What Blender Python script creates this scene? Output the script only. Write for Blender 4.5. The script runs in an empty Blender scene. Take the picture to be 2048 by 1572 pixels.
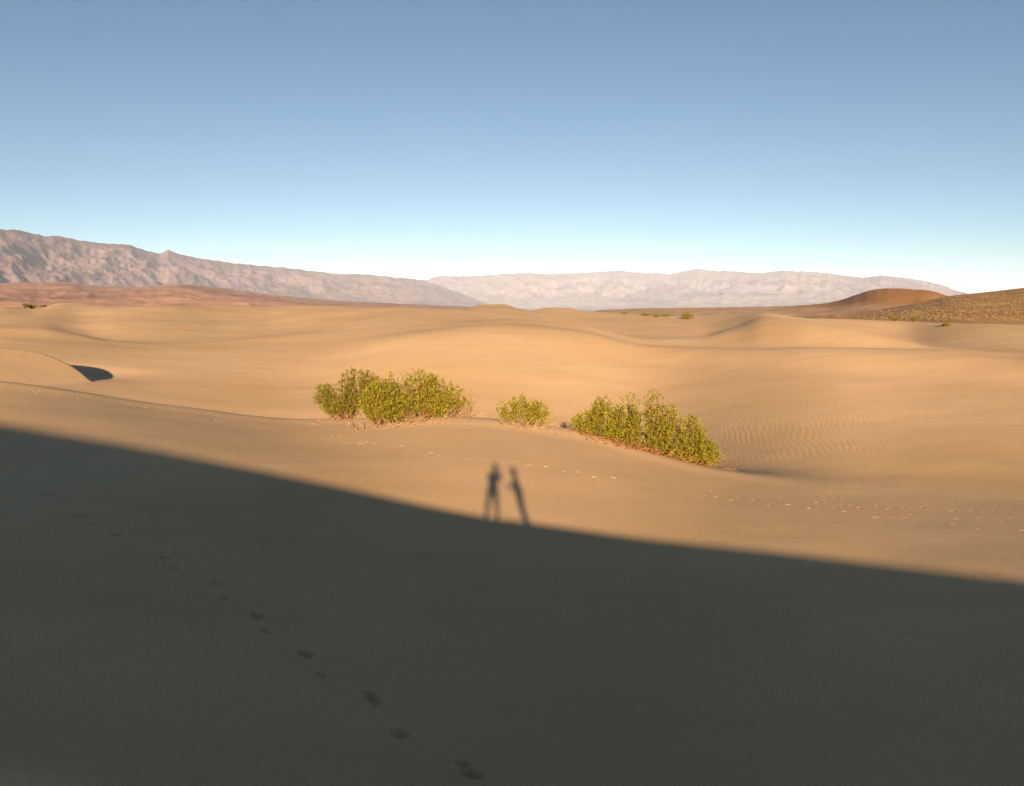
import bpy, bmesh, math, random
import numpy as np
from mathutils import Vector, Matrix

SC = bpy.context.scene
COL = SC.collection

# ------------------------------------------------------------------ camera, sky, sun
FPX, CX, CY, HORIZ = 1500.0, 1024.0, 786.0, 625.0      # photograph's optics (2048 px wide)
PITCH = math.atan((CY - HORIZ) / FPX)
cam_data = bpy.data.cameras.new('view_camera')
cam_data.sensor_width = 36.0
cam_data.lens = FPX / 2048.0 * 36.0
cam_data.clip_start = 0.05
cam_data.clip_end = 80000.0
cam = bpy.data.objects.new('view_camera', cam_data)
COL.objects.link(cam)
cam.location = (0, 0, 0)
cam.rotation_euler = (math.radians(90) - PITCH, 0, 0)
SC.camera = cam

ANTI = (992.0, 937.0)                                   # where the photographer's own camera throws its shadow
SUN_EL = PITCH + math.atan((ANTI[1] - CY) / FPX)
SUN_AZ = math.atan2((ANTI[0] - CX), FPX * math.cos(PITCH))  # direction the light travels, clockwise from +Y
LIGHT = Vector((math.sin(SUN_AZ) * math.cos(SUN_EL), math.cos(SUN_AZ) * math.cos(SUN_EL), -math.sin(SUN_EL)))
TO_SUN = -LIGHT
TAN_EL = math.tan(SUN_EL)

world = bpy.data.worlds.new('World')
SC.world = world
world.use_nodes = True
wt = world.node_tree
bg = wt.nodes['Background']
sky = wt.nodes.new('ShaderNodeTexSky')
sky.sky_type = 'NISHITA'
sky.sun_disc = False
sky.sun_elevation = SUN_EL
sky.sun_rotation = math.atan2(TO_SUN.x, TO_SUN.y)
sky.altitude = 0
sky.air_density = 0.75
sky.dust_density = 0.1
sky.ozone_density = 2.3
tint = wt.nodes.new('ShaderNodeMix'); tint.data_type = 'RGBA'; tint.blend_type = 'MULTIPLY'
tint.inputs[0].default_value = 1.0; tint.inputs[7].default_value = (0.69, 0.80, 0.77, 1)
wt.links.new(sky.outputs[0], tint.inputs[6]); wt.links.new(tint.outputs[2], bg.inputs[0])
bg.inputs[1].default_value = 0.05

sun_data = bpy.data.lights.new('sun', 'SUN')
sun_data.energy = 5.0
sun_data.angle = math.radians(0.7)
sun_data.color = (1.0, 0.77, 0.52)
sun = bpy.data.objects.new('sun', sun_data)
COL.objects.link(sun)
sun.location = (0, -50, 30)
sun.rotation_euler = LIGHT.to_track_quat('-Z', 'Y').to_euler()

SC.view_settings.view_transform = 'Standard'
SC.view_settings.look = 'None'
SC.view_settings.exposure = 1.48
SC.view_settings.gamma = 1.0
SC.render.engine = 'CYCLES'
SC.cycles.use_denoising = True
SC.cycles.volume_bounces = 1
SC.cycles.max_bounces = 6
SC.cycles.transparent_max_bounces = 8
SC.cycles.use_adaptive_sampling = False

# ------------------------------------------------------------------ helpers
def ray(px, py):
    """azimuth (clockwise from +Y) and slope (rise per metre of plan distance) of a line of sight"""
    px = np.asarray(px, float); py = np.asarray(py, float)
    x = (px - CX) / FPX; up = (CY - py) / FPX
    y = math.cos(PITCH) + up * math.sin(PITCH)
    z = up * math.cos(PITCH) - math.sin(PITCH)
    h = np.hypot(x, y)
    return np.arctan2(x, y), z / h

def at(px, py, d):
    a, s = ray(px, py)
    return Vector((float(math.sin(a) * d), float(math.cos(a) * d), float(s * d)))

_rs = np.random.RandomState(7)
_PERM = _rs.permutation(256); _PERM = np.concatenate([_PERM, _PERM, _PERM])
_GA = _rs.rand(256) * 2 * math.pi
_GX, _GY = np.cos(_GA), np.sin(_GA)
def perlin(x, y, seed=0):
    x = np.asarray(x, float) + seed * 17.31; y = np.asarray(y, float) + seed * 9.77
    xi = np.floor(x).astype(np.int64); yi = np.floor(y).astype(np.int64)
    xf = x - xi; yf = y - yi
    xi &= 255; yi &= 255
    u = xf * xf * xf * (xf * (xf * 6 - 15) + 10); v = yf * yf * yf * (yf * (yf * 6 - 15) + 10)
    def g(ix, iy, dx, dy):
        h = _PERM[_PERM[ix & 255] + (iy & 255)] & 255
        return _GX[h] * dx + _GY[h] * dy
    a = g(xi, yi, xf, yf); b = g(xi + 1, yi, xf - 1, yf)
    c = g(xi, yi + 1, xf, yf - 1); d = g(xi + 1, yi + 1, xf - 1, yf - 1)
    return (a + u * (b - a)) * (1 - v) + (c + u * (d - c)) * v
def fbm(x, y, octv=4, seed=0, ridged=False, gain=0.5):
    t = 0; amp = 1.0; f = 1.0
    for i in range(octv):
        n = perlin(x * f, y * f, seed + i * 3)
        if ridged: n = 0.5 - np.abs(n) * 1.6
        t = t + n * amp; amp *= gain; f *= 2.03
    return t

def smoothstep(a, b, x):
    t = np.clip((x - a) / (b - a), 0, 1)
    return t * t * (3 - 2 * t)

def new_obj(name, mesh, mats, parent=None):
    o = bpy.data.objects.new(name, mesh)
    for m in (mats if isinstance(mats, (list, tuple)) else [mats]):
        mesh.materials.append(m)
    COL.objects.link(o)
    if parent is not None: o.parent = parent
    return o

def tag(o, label=None, cat=None, group=None, kind=None):
    if label: o['label'] = label
    if cat: o['category'] = cat
    if group: o['group'] = group
    if kind: o['kind'] = kind
    return o

def raw_mesh(name, V, F, smooth=True, mat_idx=None):
    """V (n,3) array, F (m,k) array with one face size"""
    V = np.asarray(V, np.float32); F = np.asarray(F, np.int32)
    me = bpy.data.meshes.new(name)
    me.vertices.add(len(V)); me.vertices.foreach_set('co', V.ravel())
    k = F.shape[1]
    me.loops.add(F.size); me.loops.foreach_set('vertex_index', F.ravel())
    me.polygons.add(len(F))
    me.polygons.foreach_set('loop_start', np.arange(0, F.size, k, dtype=np.int32))
    me.polygons.foreach_set('loop_total', np.full(len(F), k, np.int32))
    me.polygons.foreach_set('use_smooth', np.full(len(F), smooth, bool))
    if mat_idx is not None:
        me.polygons.foreach_set('material_index', np.asarray(mat_idx, np.int32))
    me.update(calc_edges=True)
    return me

def grid_faces(nr, nc, closed=False):
    r = np.arange(nr - 1)[:, None]; c = np.arange(nc if closed else nc - 1)[None, :]
    c2 = (c + 1) % nc
    a = r * nc + c; b = r * nc + c2; d = (r + 1) * nc + c; e = (r + 1) * nc + c2
    return np.stack([a, d, e, b], -1).reshape(-1, 4)

# materials -----------------------------------------------------------
def mat(name, rgb, rough=0.9, spec=0.2):
    m = bpy.data.materials.new(name); m.use_nodes = True
    b = m.node_tree.nodes['Principled BSDF']
    b.inputs['Base Color'].default_value = (*rgb, 1)
    b.inputs['Roughness'].default_value = rough
    b.inputs['Specular IOR Level'].default_value = spec
    return m

def node(t, kind, **kw):
    n = t.nodes.new(kind)
    for k, v in kw.items():
        setattr(n, k, v)
    return n

def noisy(t, coord, scale, detail=4, rough=0.55, vec_scale=None):
    n = node(t, 'ShaderNodeTexNoise')
    n.inputs['Scale'].default_value = scale
    n.inputs['Detail'].default_value = detail
    n.inputs['Roughness'].default_value = rough
    if vec_scale:
        mp = node(t, 'ShaderNodeMapping'); mp.inputs['Scale'].default_value = vec_scale
        t.links.new(coord, mp.inputs[0]); t.links.new(mp.outputs[0], n.inputs['Vector'])
    else:
        t.links.new(coord, n.inputs['Vector'])
    return n.outputs['Fac']

def ramp(t, fac, stops):
    r = node(t, 'ShaderNodeValToRGB')
    e = r.color_ramp.elements
    while len(e) < len(stops): e.new(0.5)
    for i, (p, c) in enumerate(stops):
        e[i].position = p; e[i].color = (*c, 1)
    t.links.new(fac, r.inputs[0])
    return r.outputs[0]

def mix(t, fac, a, b, mode='MIX'):
    m = node(t, 'ShaderNodeMix', data_type='RGBA', blend_type=mode)
    if isinstance(fac, float): m.inputs[0].default_value = fac
    else: t.links.new(fac, m.inputs[0])
    for s, v in ((6, a), (7, b)):
        if isinstance(v, tuple): m.inputs[s].default_value = (*v, 1)
        else: t.links.new(v, m.inputs[s])
    return m.outputs[2]

SAND = (0.56, 0.375, 0.225)
def sand_material():
    m = mat('sand', SAND, 0.95, 0.15)
    t = m.node_tree; b = t.nodes['Principled BSDF']
    geo = node(t, 'ShaderNodeNewGeometry').outputs['Position']
    big = noisy(t, geo, 0.05, 3, 0.5, (1, 1, 1))
    streak = noisy(t, geo, 0.35, 5, 0.6, (0.35, 1.0, 1.0))
    grain = noisy(t, geo, 26.0, 3, 0.75)
    c1 = ramp(t, big, [(0.30, (0.55, 0.342, 0.165)), (0.70, (0.61, 0.405, 0.225))])
    c2 = ramp(t, streak, [(0.32, (0.93, 0.92, 0.91)), (0.68, (1.05, 1.05, 1.05))])
    c3 = ramp(t, grain, [(0.25, (0.86, 0.85, 0.84)), (0.75, (1.12, 1.12, 1.12))])
    c = mix(t, 1.0, c1, c2, 'MULTIPLY')
    c = mix(t, 1.0, c, c3, 'MULTIPLY')
    att = node(t, 'ShaderNodeAttribute', attribute_name='soil').outputs['Fac']
    sn = noisy(t, geo, 0.05, 6, 0.7)
    soil = ramp(t, sn, [(0.3, (0.20, 0.105, 0.06)), (0.62, (0.36, 0.22, 0.13)), (0.75, (0.5, 0.37, 0.24))])
    c = mix(t, att, c, soil)
    t.links.new(c, b.inputs['Base Color'])
    fine = noisy(t, geo, 60.0, 3, 0.7)
    med = noisy(t, geo, 3.0, 5, 0.6)
    b1 = node(t, 'ShaderNodeBump'); b1.inputs['Strength'].default_value = 0.30; b1.inputs['Distance'].default_value = 0.004
    b2 = node(t, 'ShaderNodeBump'); b2.inputs['Strength'].default_value = 0.5; b2.inputs['Distance'].default_value = 0.012
    t.links.new(fine, b1.inputs['Height']); t.links.new(med, b2.inputs['Height'])
    t.links.new(b2.outputs[0], b1.inputs['Normal']); t.links.new(b1.outputs[0], b.inputs['Normal'])
    return m

def rock_material(name, dark, midc, light, scale, strata=True, bump=30.0):
    m = mat(name, midc, 0.95, 0.1)
    t = m.node_tree; b = t.nodes['Principled BSDF']
    geo = node(t, 'ShaderNodeNewGeometry').outputs['Position']
    n1 = noisy(t, geo, scale, 8, 0.62, (1, 1, 2.2))
    c = ramp(t, n1, [(0.36, dark), (0.52, midc), (0.60, midc), (0.74, light)])
    if strata:
        n2 = noisy(t, geo, scale * 0.9, 7, 0.7, (0.5, 0.5, 7.0))
        c2 = ramp(t, n2, [(0.35, (0.78, 0.76, 0.78)), (0.55, (1, 1, 1)), (0.68, (1.3, 1.27, 1.2))])
        c = mix(t, 1.0, c, c2, 'MULTIPLY')
    t.links.new(c, b.inputs['Base Color'])
    n3 = noisy(t, geo, scale * 6, 7, 0.65)
    bp = node(t, 'ShaderNodeBump'); bp.inputs['Strength'].default_value = 0.16; bp.inputs['Distance'].default_value = bump
    t.links.new(n3, bp.inputs['Height']); t.links.new(bp.outputs[0], b.inputs['Normal'])
    return m

# ------------------------------------------------------------------ terrain
T = math.tan
def curve(pts, az, cols=2):
    """interpolate px-tabulated values at azimuths; pts = [(px, py, ...)]"""
    pts = np.array(pts, float)
    a, s = ray(pts[:, 0], pts[:, 1])
    return pchip_eval(a, s, az), ([pchip_eval(a, pts[:, k], az) for k in range(2, pts.shape[1])])

def pchip_eval(x, y, q):
    x = np.asarray(x, float); y = np.asarray(y, float); q = np.clip(q, x[0], x[-1])
    h = np.diff(x); dl = np.diff(y) / h
    m = np.zeros_like(y)
    if len(x) > 2:
        same = dl[:-1] * dl[1:] > 0
        w1 = 2 * h[1:] + h[:-1]; w2 = h[1:] + 2 * h[:-1]
        with np.errstate(divide='ignore', invalid='ignore'):
            hm = (w1 + w2) / (w1 / dl[:-1] + w2 / dl[1:])
        m[1:-1] = np.where(same, hm, 0)
    m[0] = dl[0]; m[-1] = dl[-1]
    i = np.clip(np.searchsorted(x, q, side='right') - 1, 0, len(x) - 2)
    t = (q - x[i]) / h[i]
    return ((1 + 2 * t) * (1 - t) ** 2 * y[i] + t * (1 - t) ** 2 * h[i] * m[i]
            + t * t * (3 - 2 * t) * y[i + 1] + t * t * (t - 1) * h[i] * m[i + 1])

ED = [(-500, 800, 40), (0, 850, 33), (250, 893, 28.5), (500, 942, 24.5), (640, 972, 22.4), (1000, 1045, 19.6),
      (1400, 1097, 18.8), (1700, 1130, 18.6), (2048, 1170, 18.6), (2500, 1225, 19)]
C1 = [(-500, 735, 56), (0, 762, 48), (340, 810, 43), (640, 838, 38.5), (900, 833, 34.4), (1140, 857, 33.6), (1300, 905, 32),
      (1440, 938, 31), (1600, 962, 29.5), (1800, 984, 29), (2048, 1003, 29), (2500, 1030, 29)]
T1 = [(-500, 745, 70), (0, 772, 60), (340, 821, 54), (640, 852, 50), (900, 851, 48), (1140, 875, 46), (1300, 916, 42),
      (1440, 940, 35), (1520, 944, 33.0), (1600, 941, 32.2), (1700, 943, 32.3), (1800, 948, 32.7), (2048, 963, 32.6), (2500, 990, 32.6)]
# beyond the near dune: (px, py, uphill grade in degrees from the line before)
M1 = [(-500, 735, 2), (0, 758, 2), (185, 775, 2), (340, 797, 2), (640, 820, 3), (900, 824, 4), (1140, 845, 3.5), (1300, 882, 2),
      (1440, 896, 1.5), (1600, 912, 1.5), (1800, 930, 1.2), (2048, 945, 1.0), (2500, 955, 1)]
M2 = [(-500, 735, 4), (0, 745, 4), (200, 751, 4), (340, 765, 4), (640, 775, 4), (900, 775, 9), (1140, 785, 9), (1300, 805, 6.5),
      (1500, 822, 4), (1750, 842, 3), (2048, 860, 3), (2500, 870, 3)]
M3 = [(-500, 715, 3.5), (0, 718, 3.5), (200, 722, 3.5), (340, 730, 4), (640, 727, 6), (900, 720, 11), (1140, 720, 11), (1300, 732, 8),
      (1500, 742, 6), (1750, 755, 5.5), (2048, 775, 5), (2500, 780, 5)]
M4 = [(-500, 685, 4), (0, 682, 4), (200, 693, 4), (340, 700, 4), (640, 690, 4.5), (840, 664, 7.5), (1000, 648, 7.5), (1150, 660, 8), (1300, 690, 8),
      (1500, 697, 6), (1640, 694, 6), (1870, 699, 6), (2048, 717, 6), (2500, 730, 6)]
M4B = [(-500, 676, 1.06), (0, 673, 1.06), (340, 692, 1.06), (640, 683, 1.05), (840, 661, 1.08), (1000, 647, 1.15), (1150, 660.5, 1.2),
       (1300, 693, 1.2), (1500, 700, 1.25), (1870, 702, 1.25), (2048, 719, 1.25), (2500, 732, 1.2)]
M5 = [(-500, 655, 6), (0, 654, 6), (80, 655, 6), (150, 667, 5), (220, 681, 4), (340, 688, 4), (600, 668, 4), (840, 655, 3), (1000, 641, 2.5),
      (1150, 647, 3), (1300, 678, 4), (1400, 675, 2.8), (1470, 655, 4.5), (1530, 634, 7), (1600, 640, 8), (1700, 656, 8.5), (1800, 679, 8), (1850, 691, 7), (1920, 698, 5), (2048, 706, 3), (2500, 715, 3)]
M5B = [(-500, 657, 1.2), (0, 656, 1.2), (80, 657, 1.2), (150, 668, 1.2), (220, 681, 1.1), (340, 687, 1.06), (600, 666, 1.06), (1000, 640, 1.1),
       (1300, 675, 1.06), (1400, 674, 1.05), (1470, 653, 1.06), (1530, 633.5, 1.08), (1600, 641, 1.15), (1700, 658, 1.2), (1800, 681, 1.2), (1850, 692, 1.15), (2048, 702, 1.06), (2500, 710, 1.06)]
M6 = [(-500, 638, 3), (0, 636, 3), (300, 642, 3), (460, 645, 2.0), (540, 652, 1.6), (640, 642, 3), (1000, 631, 2.5), (1300, 648, 3), (1400, 655, 2.5),
      (1470, 640, 3), (1530, 629, 4), (1600, 637, 2), (1700, 650, 2), (1800, 664, 2), (1900, 675, 3), (2048, 684, 3), (2500, 695, 3)]
HZ = [(-500, 610, 3), (0, 611, 3), (60, 616, 2.5), (130, 607, 3), (250, 614, 3), (500, 612, 2.5), (800, 614, 2), (930, 618, 2), (965, 611, 2), (1000, 610, 2),
      (1040, 619, 2), (1065, 622, 2), (1090, 618, 2), (1120, 617.5, 2), (1180, 624, 2), (1300, 631, 2), (1380, 633, 2), (1450, 629, 2.5), (1530, 623, 3.5), (1600, 632, 3), (1750, 640, 3), (1900, 645, 3),
      (2048, 650, 3), (2500, 655, 3)]

def knots(az):
    U = []; S = []
    n = len(az)
    tleft = smoothstep(math.radians(5), math.radians(-36), az)
    tright = smoothstep(math.radians(0), math.radians(36), az)
    for d, zc, zl, zr in ((4, -6.35, -5.9, -6.2), (10, -6.15, -5.5, -6.0), (14, -5.95, -5.2, -5.8)):
        z = zc + (zl - zc) * tleft + (zr - zc) * tright
        U.append(np.full(n, 1.0 / d)); S.append(z / d)
    for L in (ED, C1, T1):
        s, (d,) = curve(L, az)
        if L is ED:
            s = smooth_az(s, az, math.radians(1.5)); d = smooth_az(d, az, math.radians(1.5))
        if L is C1:                                     # keep the near slope straight almost up to its edge
            u0 = 1 / (0.935 * d)
            f = (U[-1] - u0) / (U[-1] - 1 / d)
            s0 = S[-1] + (s - S[-1]) * f
            U.append(u0); S.append(s0)
        U.append(1 / d); S.append(s)
    for L, mode in ((M1, 'g'), (M2, 'g'), (M3, 'g'), (M4, 'g'), (M4B, 'r'), (M5, 'g'), (M5B, 'r'), (M6, 'g'), (HZ, 'g')):
        s, (g,) = curve(L, az)
        d1 = 1 / U[-1]; s1 = S[-1]
        if mode == 'g':
            gt = np.tan(np.radians(g))
            d2 = d1 * (s1 - gt) / np.minimum(s - gt, -0.004)
            d2 = np.clip(d2, d1 * 1.03, d1 * 2.2)
        else:
            d2 = d1 * g
        U.append(1 / d2); S.append(s)
    dh = 1 / U[-1]
    U.append(1 / (dh * 1.25)); S.append(S[-1] - 0.012)
    U.append(np.full(n, 1 / 900.0)); S.append(np.full(n, -7.5 / 900))
    return np.array(U), np.array(S)

def pchip_cols(U, S, R):
    """U,S (K,n) knots per column (U decreasing); R radii -> z (len(R), n)"""
    K, n = U.shape
    x = U[::-1]; y = S[::-1]
    h = np.diff(x, axis=0); dl = np.diff(y, axis=0) / h
    m = np.zeros_like(y)
    same = dl[:-1] * dl[1:] > 0
    w1 = 2 * h[1:] + h[:-1]; w2 = h[1:] + 2 * h[:-1]
    with np.errstate(divide='ignore', invalid='ignore'):
        hm = (w1 + w2) / (w1 / dl[:-1] + w2 / dl[1:])
    m[1:-1] = np.where(same, hm, 0)
    m[0] = dl[0]; m[-1] = dl[-1]
    Z = np.empty((len(R), n))
    Rc = np.clip(R, 4, 900)
    q = 1 / Rc
    for c in range(n):
        i = np.clip(np.searchsorted(x[:, c], q, side='right') - 1, 0, K - 2)
        hh = h[i, c]; t = (q - x[i, c]) / hh
        s = ((1 + 2 * t) * (1 - t) ** 2 * y[i, c] + t * (1 - t) ** 2 * hh * m[i, c]
             + t * t * (3 - 2 * t) * y[i + 1, c] + t * t * (t - 1) * hh * m[i + 1, c])
        Z[:, c] = s * Rc
    return Z

def smooth_az(A, az, sig):
    """gaussian smoothing along the last axis, az evenly spaced"""
    da = az[1] - az[0]; k = int(3 * sig / da) + 1
    w = np.exp(-0.5 * (np.arange(-k, k + 1) * da / sig) ** 2); w /= w.sum()
    P = np.pad(A, [(0, 0)] * (A.ndim - 1) + [(k, k)], mode='edge')
    return np.apply_along_axis(lambda v: np.convolve(v, w, 'valid'), -1, P)

VIEW = math.radians(38.5)
az_v = np.linspace(-VIEW, VIEW, 1230)
az_o = np.linspace(VIEW, 2 * math.pi - VIEW, 640)
AZ = az_v
Kv_U, Kv_S = knots(az_v)
Kv_U = 1 / smooth_az(1 / Kv_U, az_v, math.radians(0.7))
Kv_S[:-3] = smooth_az(Kv_S[:-3], az_v, math.radians(0.25))
_w = smoothstep(math.radians(14), math.radians(21), az_v)
for _k in (7, 8, 9):
    for _A in (Kv_U, Kv_S):
        _A[_k] = smooth_az(_A[_k], az_v, math.radians(1.5))
for _k in (4, 5, 6, 7):
    for _A in (Kv_U, Kv_S):
        _A[_k] = _A[_k] * (1 - _w) + smooth_az(_A[_k], az_v, math.radians(2.2)) * _w
w = (az_o - az_o[0]) / (az_o[-1] - az_o[0])
w = w * w * (3 - 2 * w)
Ko_U = Kv_U[:, -1:] * (1 - w) + Kv_U[:, :1] * w
Ko_S = Kv_S[:, -1:] * (1 - w) + Kv_S[:, :1] * w
KU = Kv_U; KS = Kv_S

def radii():
    r = [0.01, 0.1, 0.2, 0.3, 0.4]
    while r[-1] < 7: r.append(r[-1] * 1.02)
    while r[-1] < 45: r.append(r[-1] * 1.0021)
    while r[-1] < 130: r.append(r[-1] * 1.0035)
    while r[-1] < 700: r.append(r[-1] * 1.006)
    while r[-1] < 24000: r.append(r[-1] * 1.06)
    return np.array(r)
RAD = radii()
Z = pchip_cols(KU, KS, RAD)
# soften the creases between lines a little along the line of sight
def blur_rows(Z, n):
    for _ in range(n):
        Zp = np.pad(Z, [(1, 1), (0, 0)], mode='edge')
        Z = 0.25 * Zp[:-2] + 0.5 * Zp[1:-1] + 0.25 * Zp[2:]
    return Z
Z = blur_rows(Z, 40)
RR, AA = np.meshgrid(RAD, AZ, indexing='ij')
X = RR * np.sin(AA); Y = RR * np.cos(AA)

# the crest the two people stand on: where it must run to throw the shadow seen on the flat below
YC = 0.35
def brink_y(x):
    l = np.clip(-3.0 - x, 0, 40); r = np.clip(x - 3.0, 0, 40)
    return YC - 1.0 * l * l / (l + 5.0) - 0.6 * r * r / (r + 5.0)
def crest_table():
    s, (d,) = curve(ED, az_v)
    px = d * np.sin(az_v); py = d * np.cos(az_v); pz = d * s
    x = px.copy()
    for _ in range(12):
        t = (py - brink_y(x)) / (-TO_SUN.y)
        x = px + t * TO_SUN.x
    return x, pz + t * TO_SUN.z - 0.13
cx_, cz_ = crest_table()
def crest_z(x):
    z = np.interp(x, cx_, cz_)
    lo, hi = cx_[0], cx_[-1]
    z = np.where(x < lo, cz_[0] + 2.2 * (1 - np.exp(-np.clip(lo - x, 0, None) / 12)) - 0.02 * np.clip(lo - x - 40, 0, None), z)
    z = np.where(x > hi, cz_[-1] - 0.11 * (x - hi), z)
    return z
def near_dune(x, y):
    yc = brink_y(x); c = crest_z(x)
    dy = (brink_y(x + 0.2) - brink_y(x - 0.2)) / 0.4
    front = c - math.tan(math.radians(33)) * (y - yc) / np.sqrt(1 + 0.9 * dy * dy)
    back = c - 0.045 * (yc - y) - 0.0016 * (yc - y) ** 2
    back = np.maximum(back, c - 0.045 * 22 - 0.0016 * 484 - 0.09 * (yc - y - 22))
    return np.where(y > yc, front, back)
def smax(a, b, k):
    h = np.clip(0.5 + 0.5 * (a - b) / k, 0, 1)
    return b + (a - b) * h + k * h * (1 - h)
def add_crest(Z, X, Y, RR):
    D = np.where(RR < 220, near_dune(X, Y), -50)
    return smax(D, Z, 0.25)
Z = add_crest(Z, X, Y, RR)

# horned dune on the left with its own steep shaded lee face
def horn_dune(x, y, base):
    # crest runs along x at y = yb(x), high on the left, dying out at the nose
    A_ = at(60, 698, 68); B_ = at(122, 717, 67.5); C_ = at(184, 757, 66)
    xs = np.array([A_.x - 40, A_.x - 12, A_.x, B_.x, C_.x, C_.x + 1.2]); zs = np.array([A_.z + 0.3, A_.z + 0.3, A_.z, B_.z, C_.z, C_.z - 1.2])
    ys = np.array([A_.y - 6, A_.y - 1, A_.y, B_.y, C_.y, C_.y - 0.8])
    cz = sum(np.interp(x + o, xs, zs) for o in (-1.5, -1, -0.5, 0, 0.5, 1, 1.5)) / 7; cy = sum(np.interp(x + o, xs, ys) for o in (-1.5, -0.5, 0.5, 1.5)) / 4
    cz = np.where(x > xs[-1], zs[-1] - 0.5 * (x - xs[-1]), cz)
    lee = cz - 0.66 * (y - cy)
    stoss = cz - 0.065 * (cy - y)
    return np.where(y > cy, lee, stoss)
Hn = horn_dune(X, Y, Z)
hc = at(175, 745, 72)
Z = Z - 0.55 * np.exp(-(((X - hc.x) / 4.5) ** 2 + ((Y - hc.y) / 4.0) ** 2))
loc = (X < -20) & (X > -90) & (Y > 30) & (Y < 110)
Z = np.where(loc, smax(np.where(loc, Hn, -99), Z, 0.12), Z)

# gentle swells, and bigger ones farther off
far_w = smoothstep(45, 140, RR) * (1 - smoothstep(500, 1200, RR))
front_w = smoothstep(8, 18, RR)
Z += 0.030 * front_w * fbm(X / 5.0, Y / 6.5, 3, 1) * (1 - far_w)
Z += far_w * (0.60 * fbm(X / 26.0, Y / 34.0, 3, 5)) * smoothstep(60, 200, RR)
Z += 0.05 * far_w * fbm((X + 0.4 * Y) / 5.0, Y / 9.0, 2, 9)
# level plain far out
plain = smoothstep(650, 1100, RR)
Z = Z * (1 - plain) + plain * (-8.0 + 0.6 * fbm(X / 300, Y / 300, 3, 13))

# wind ripples in the hollow behind the right-hand bush
sub = (RR > 33) & (RR < 62) & (AA > math.radians(13)) & (AA < math.radians(36))
ii = np.where(sub)
xr, yr = X[ii], Y[ii]
wv = fbm(xr / 3.2, yr / 4.5, 3, 21)
ph = (xr * 0.93 - yr * 0.27) / 0.27 + 1.5 * wv + 0.28 * fbm(xr / 1.0, yr / 4.5, 2, 25)
sh = np.sin(2 * math.pi * ph); sh = sh - 0.25 * np.cos(4 * math.pi * ph)
azr = AA[ii]
mask = smoothstep(math.radians(14.5), math.radians(17), azr) * (1 - smoothstep(math.radians(22), math.radians(32), azr))
mask = mask * smoothstep(34, 37, RR[ii]) * (1 - smoothstep(45, 52, RR[ii])) * np.clip(0.65 + 1.1 * fbm(xr / 4, yr / 5, 2, 31), 0, 1.2)
Z[ii] += 0.0058 * mask * sh
# very faint ripples over the rest of the mid ground
sub = (RR > 20) & (RR < 62) & (np.abs(AA) < VIEW) 
ii = np.where(sub)
xr, yr = X[ii], Y[ii]
ph = (xr * 0.97 - yr * 0.05) / 0.33 + 1.6 * fbm(xr / 2.5, yr / 3.2, 3, 41)
Z[ii] += 0.0016 * np.sin(2 * math.pi * ph) * np.clip(0.3 + 1.5 * fbm(xr / 7, yr / 7, 2, 43), 0, 1)

# footprints -----------------------------------------------------------
def ground_hit(px, py, dmin=8.0, dmax=400.0):
    a, s = ray(px, py)
    c = int(np.clip(round((a + VIEW) / (2 * VIEW) * (len(az_v) - 1)), 0, len(az_v) - 1))
    i0 = np.searchsorted(RAD, dmin)
    zc = Z0[i0:, c]; rr = RAD[i0:]
    below = np.where(s * rr <= zc)[0]
    k = below[0] if len(below) else len(rr) - 1
    d = rr[min(k, len(rr) - 1)]
    return float(d * math.sin(a)), float(d * math.cos(a)), float(zc[min(k, len(zc) - 1)]), float(d)
Z0 = Z.copy()
def ground_z(x, y):
    a = math.atan2(x, y); r = math.hypot(x, y)
    c = int(np.clip(round((a + VIEW) / (2 * VIEW) * (len(az_v) - 1)), 0, len(az_v) - 1))
    i = int(np.clip(np.searchsorted(RAD, r), 0, len(RAD) - 1))
    return float(Z0[i, c])
def stamp(x, y, ang, depth, L=0.17, W=0.085, rim=0.35):
    r = math.hypot(x, y); a = math.atan2(x, y)
    da = 0.6 / r
    c0 = np.searchsorted(az_v, a - da); c1 = np.searchsorted(az_v, a + da)
    r0 = np.searchsorted(RAD, r - 0.6); r1 = np.searchsorted(RAD, r + 0.6)
    if c1 - c0 < 2: return
    xx = X[r0:r1, c0:c1] - x; yy = Y[r0:r1, c0:c1] - y
    ca, sa = math.cos(ang), math.sin(ang)
    u = (xx * ca + yy * sa) / L; v = (-xx * sa + yy * ca) / W
    q = np.sqrt(u * u + v * v) + 0.45 * perlin(xx * 11 + 7 * x, yy * 11 + 5 * y)
    dz = -depth * (1 - smoothstep(0.15, 1.2, q)) + depth * rim * 0.5 * np.exp(-((q - 1.45) / 0.32) ** 2)
    Z[r0:r1, c0:c1] += dz
rf = random.Random(11)
dark = [(75, 966), (98, 990), (130, 1004), (158, 1033), (178, 1048), (231, 1070), (253, 1088), (321, 1115), (347, 1136), (428, 1168), (446, 1195),
        (511, 1232), (528, 1263), (609, 1310), (638, 1350), (740, 1394), (747, 1408), (797, 1468), (925, 1530), (941, 1550)]
for i, (px, py) in enumerate(dark):
    x, y, z, d = ground_hit(px, py)
    if i % 2 == 0: stamp(x, y, rf.uniform(-0.5, 0.0), 0.06, 0.125, 0.07, 0.18)
    else: stamp(x, y, rf.uniform(-0.5, 0.0), 0.085, 0.175, 0.09, 0.18)
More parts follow.
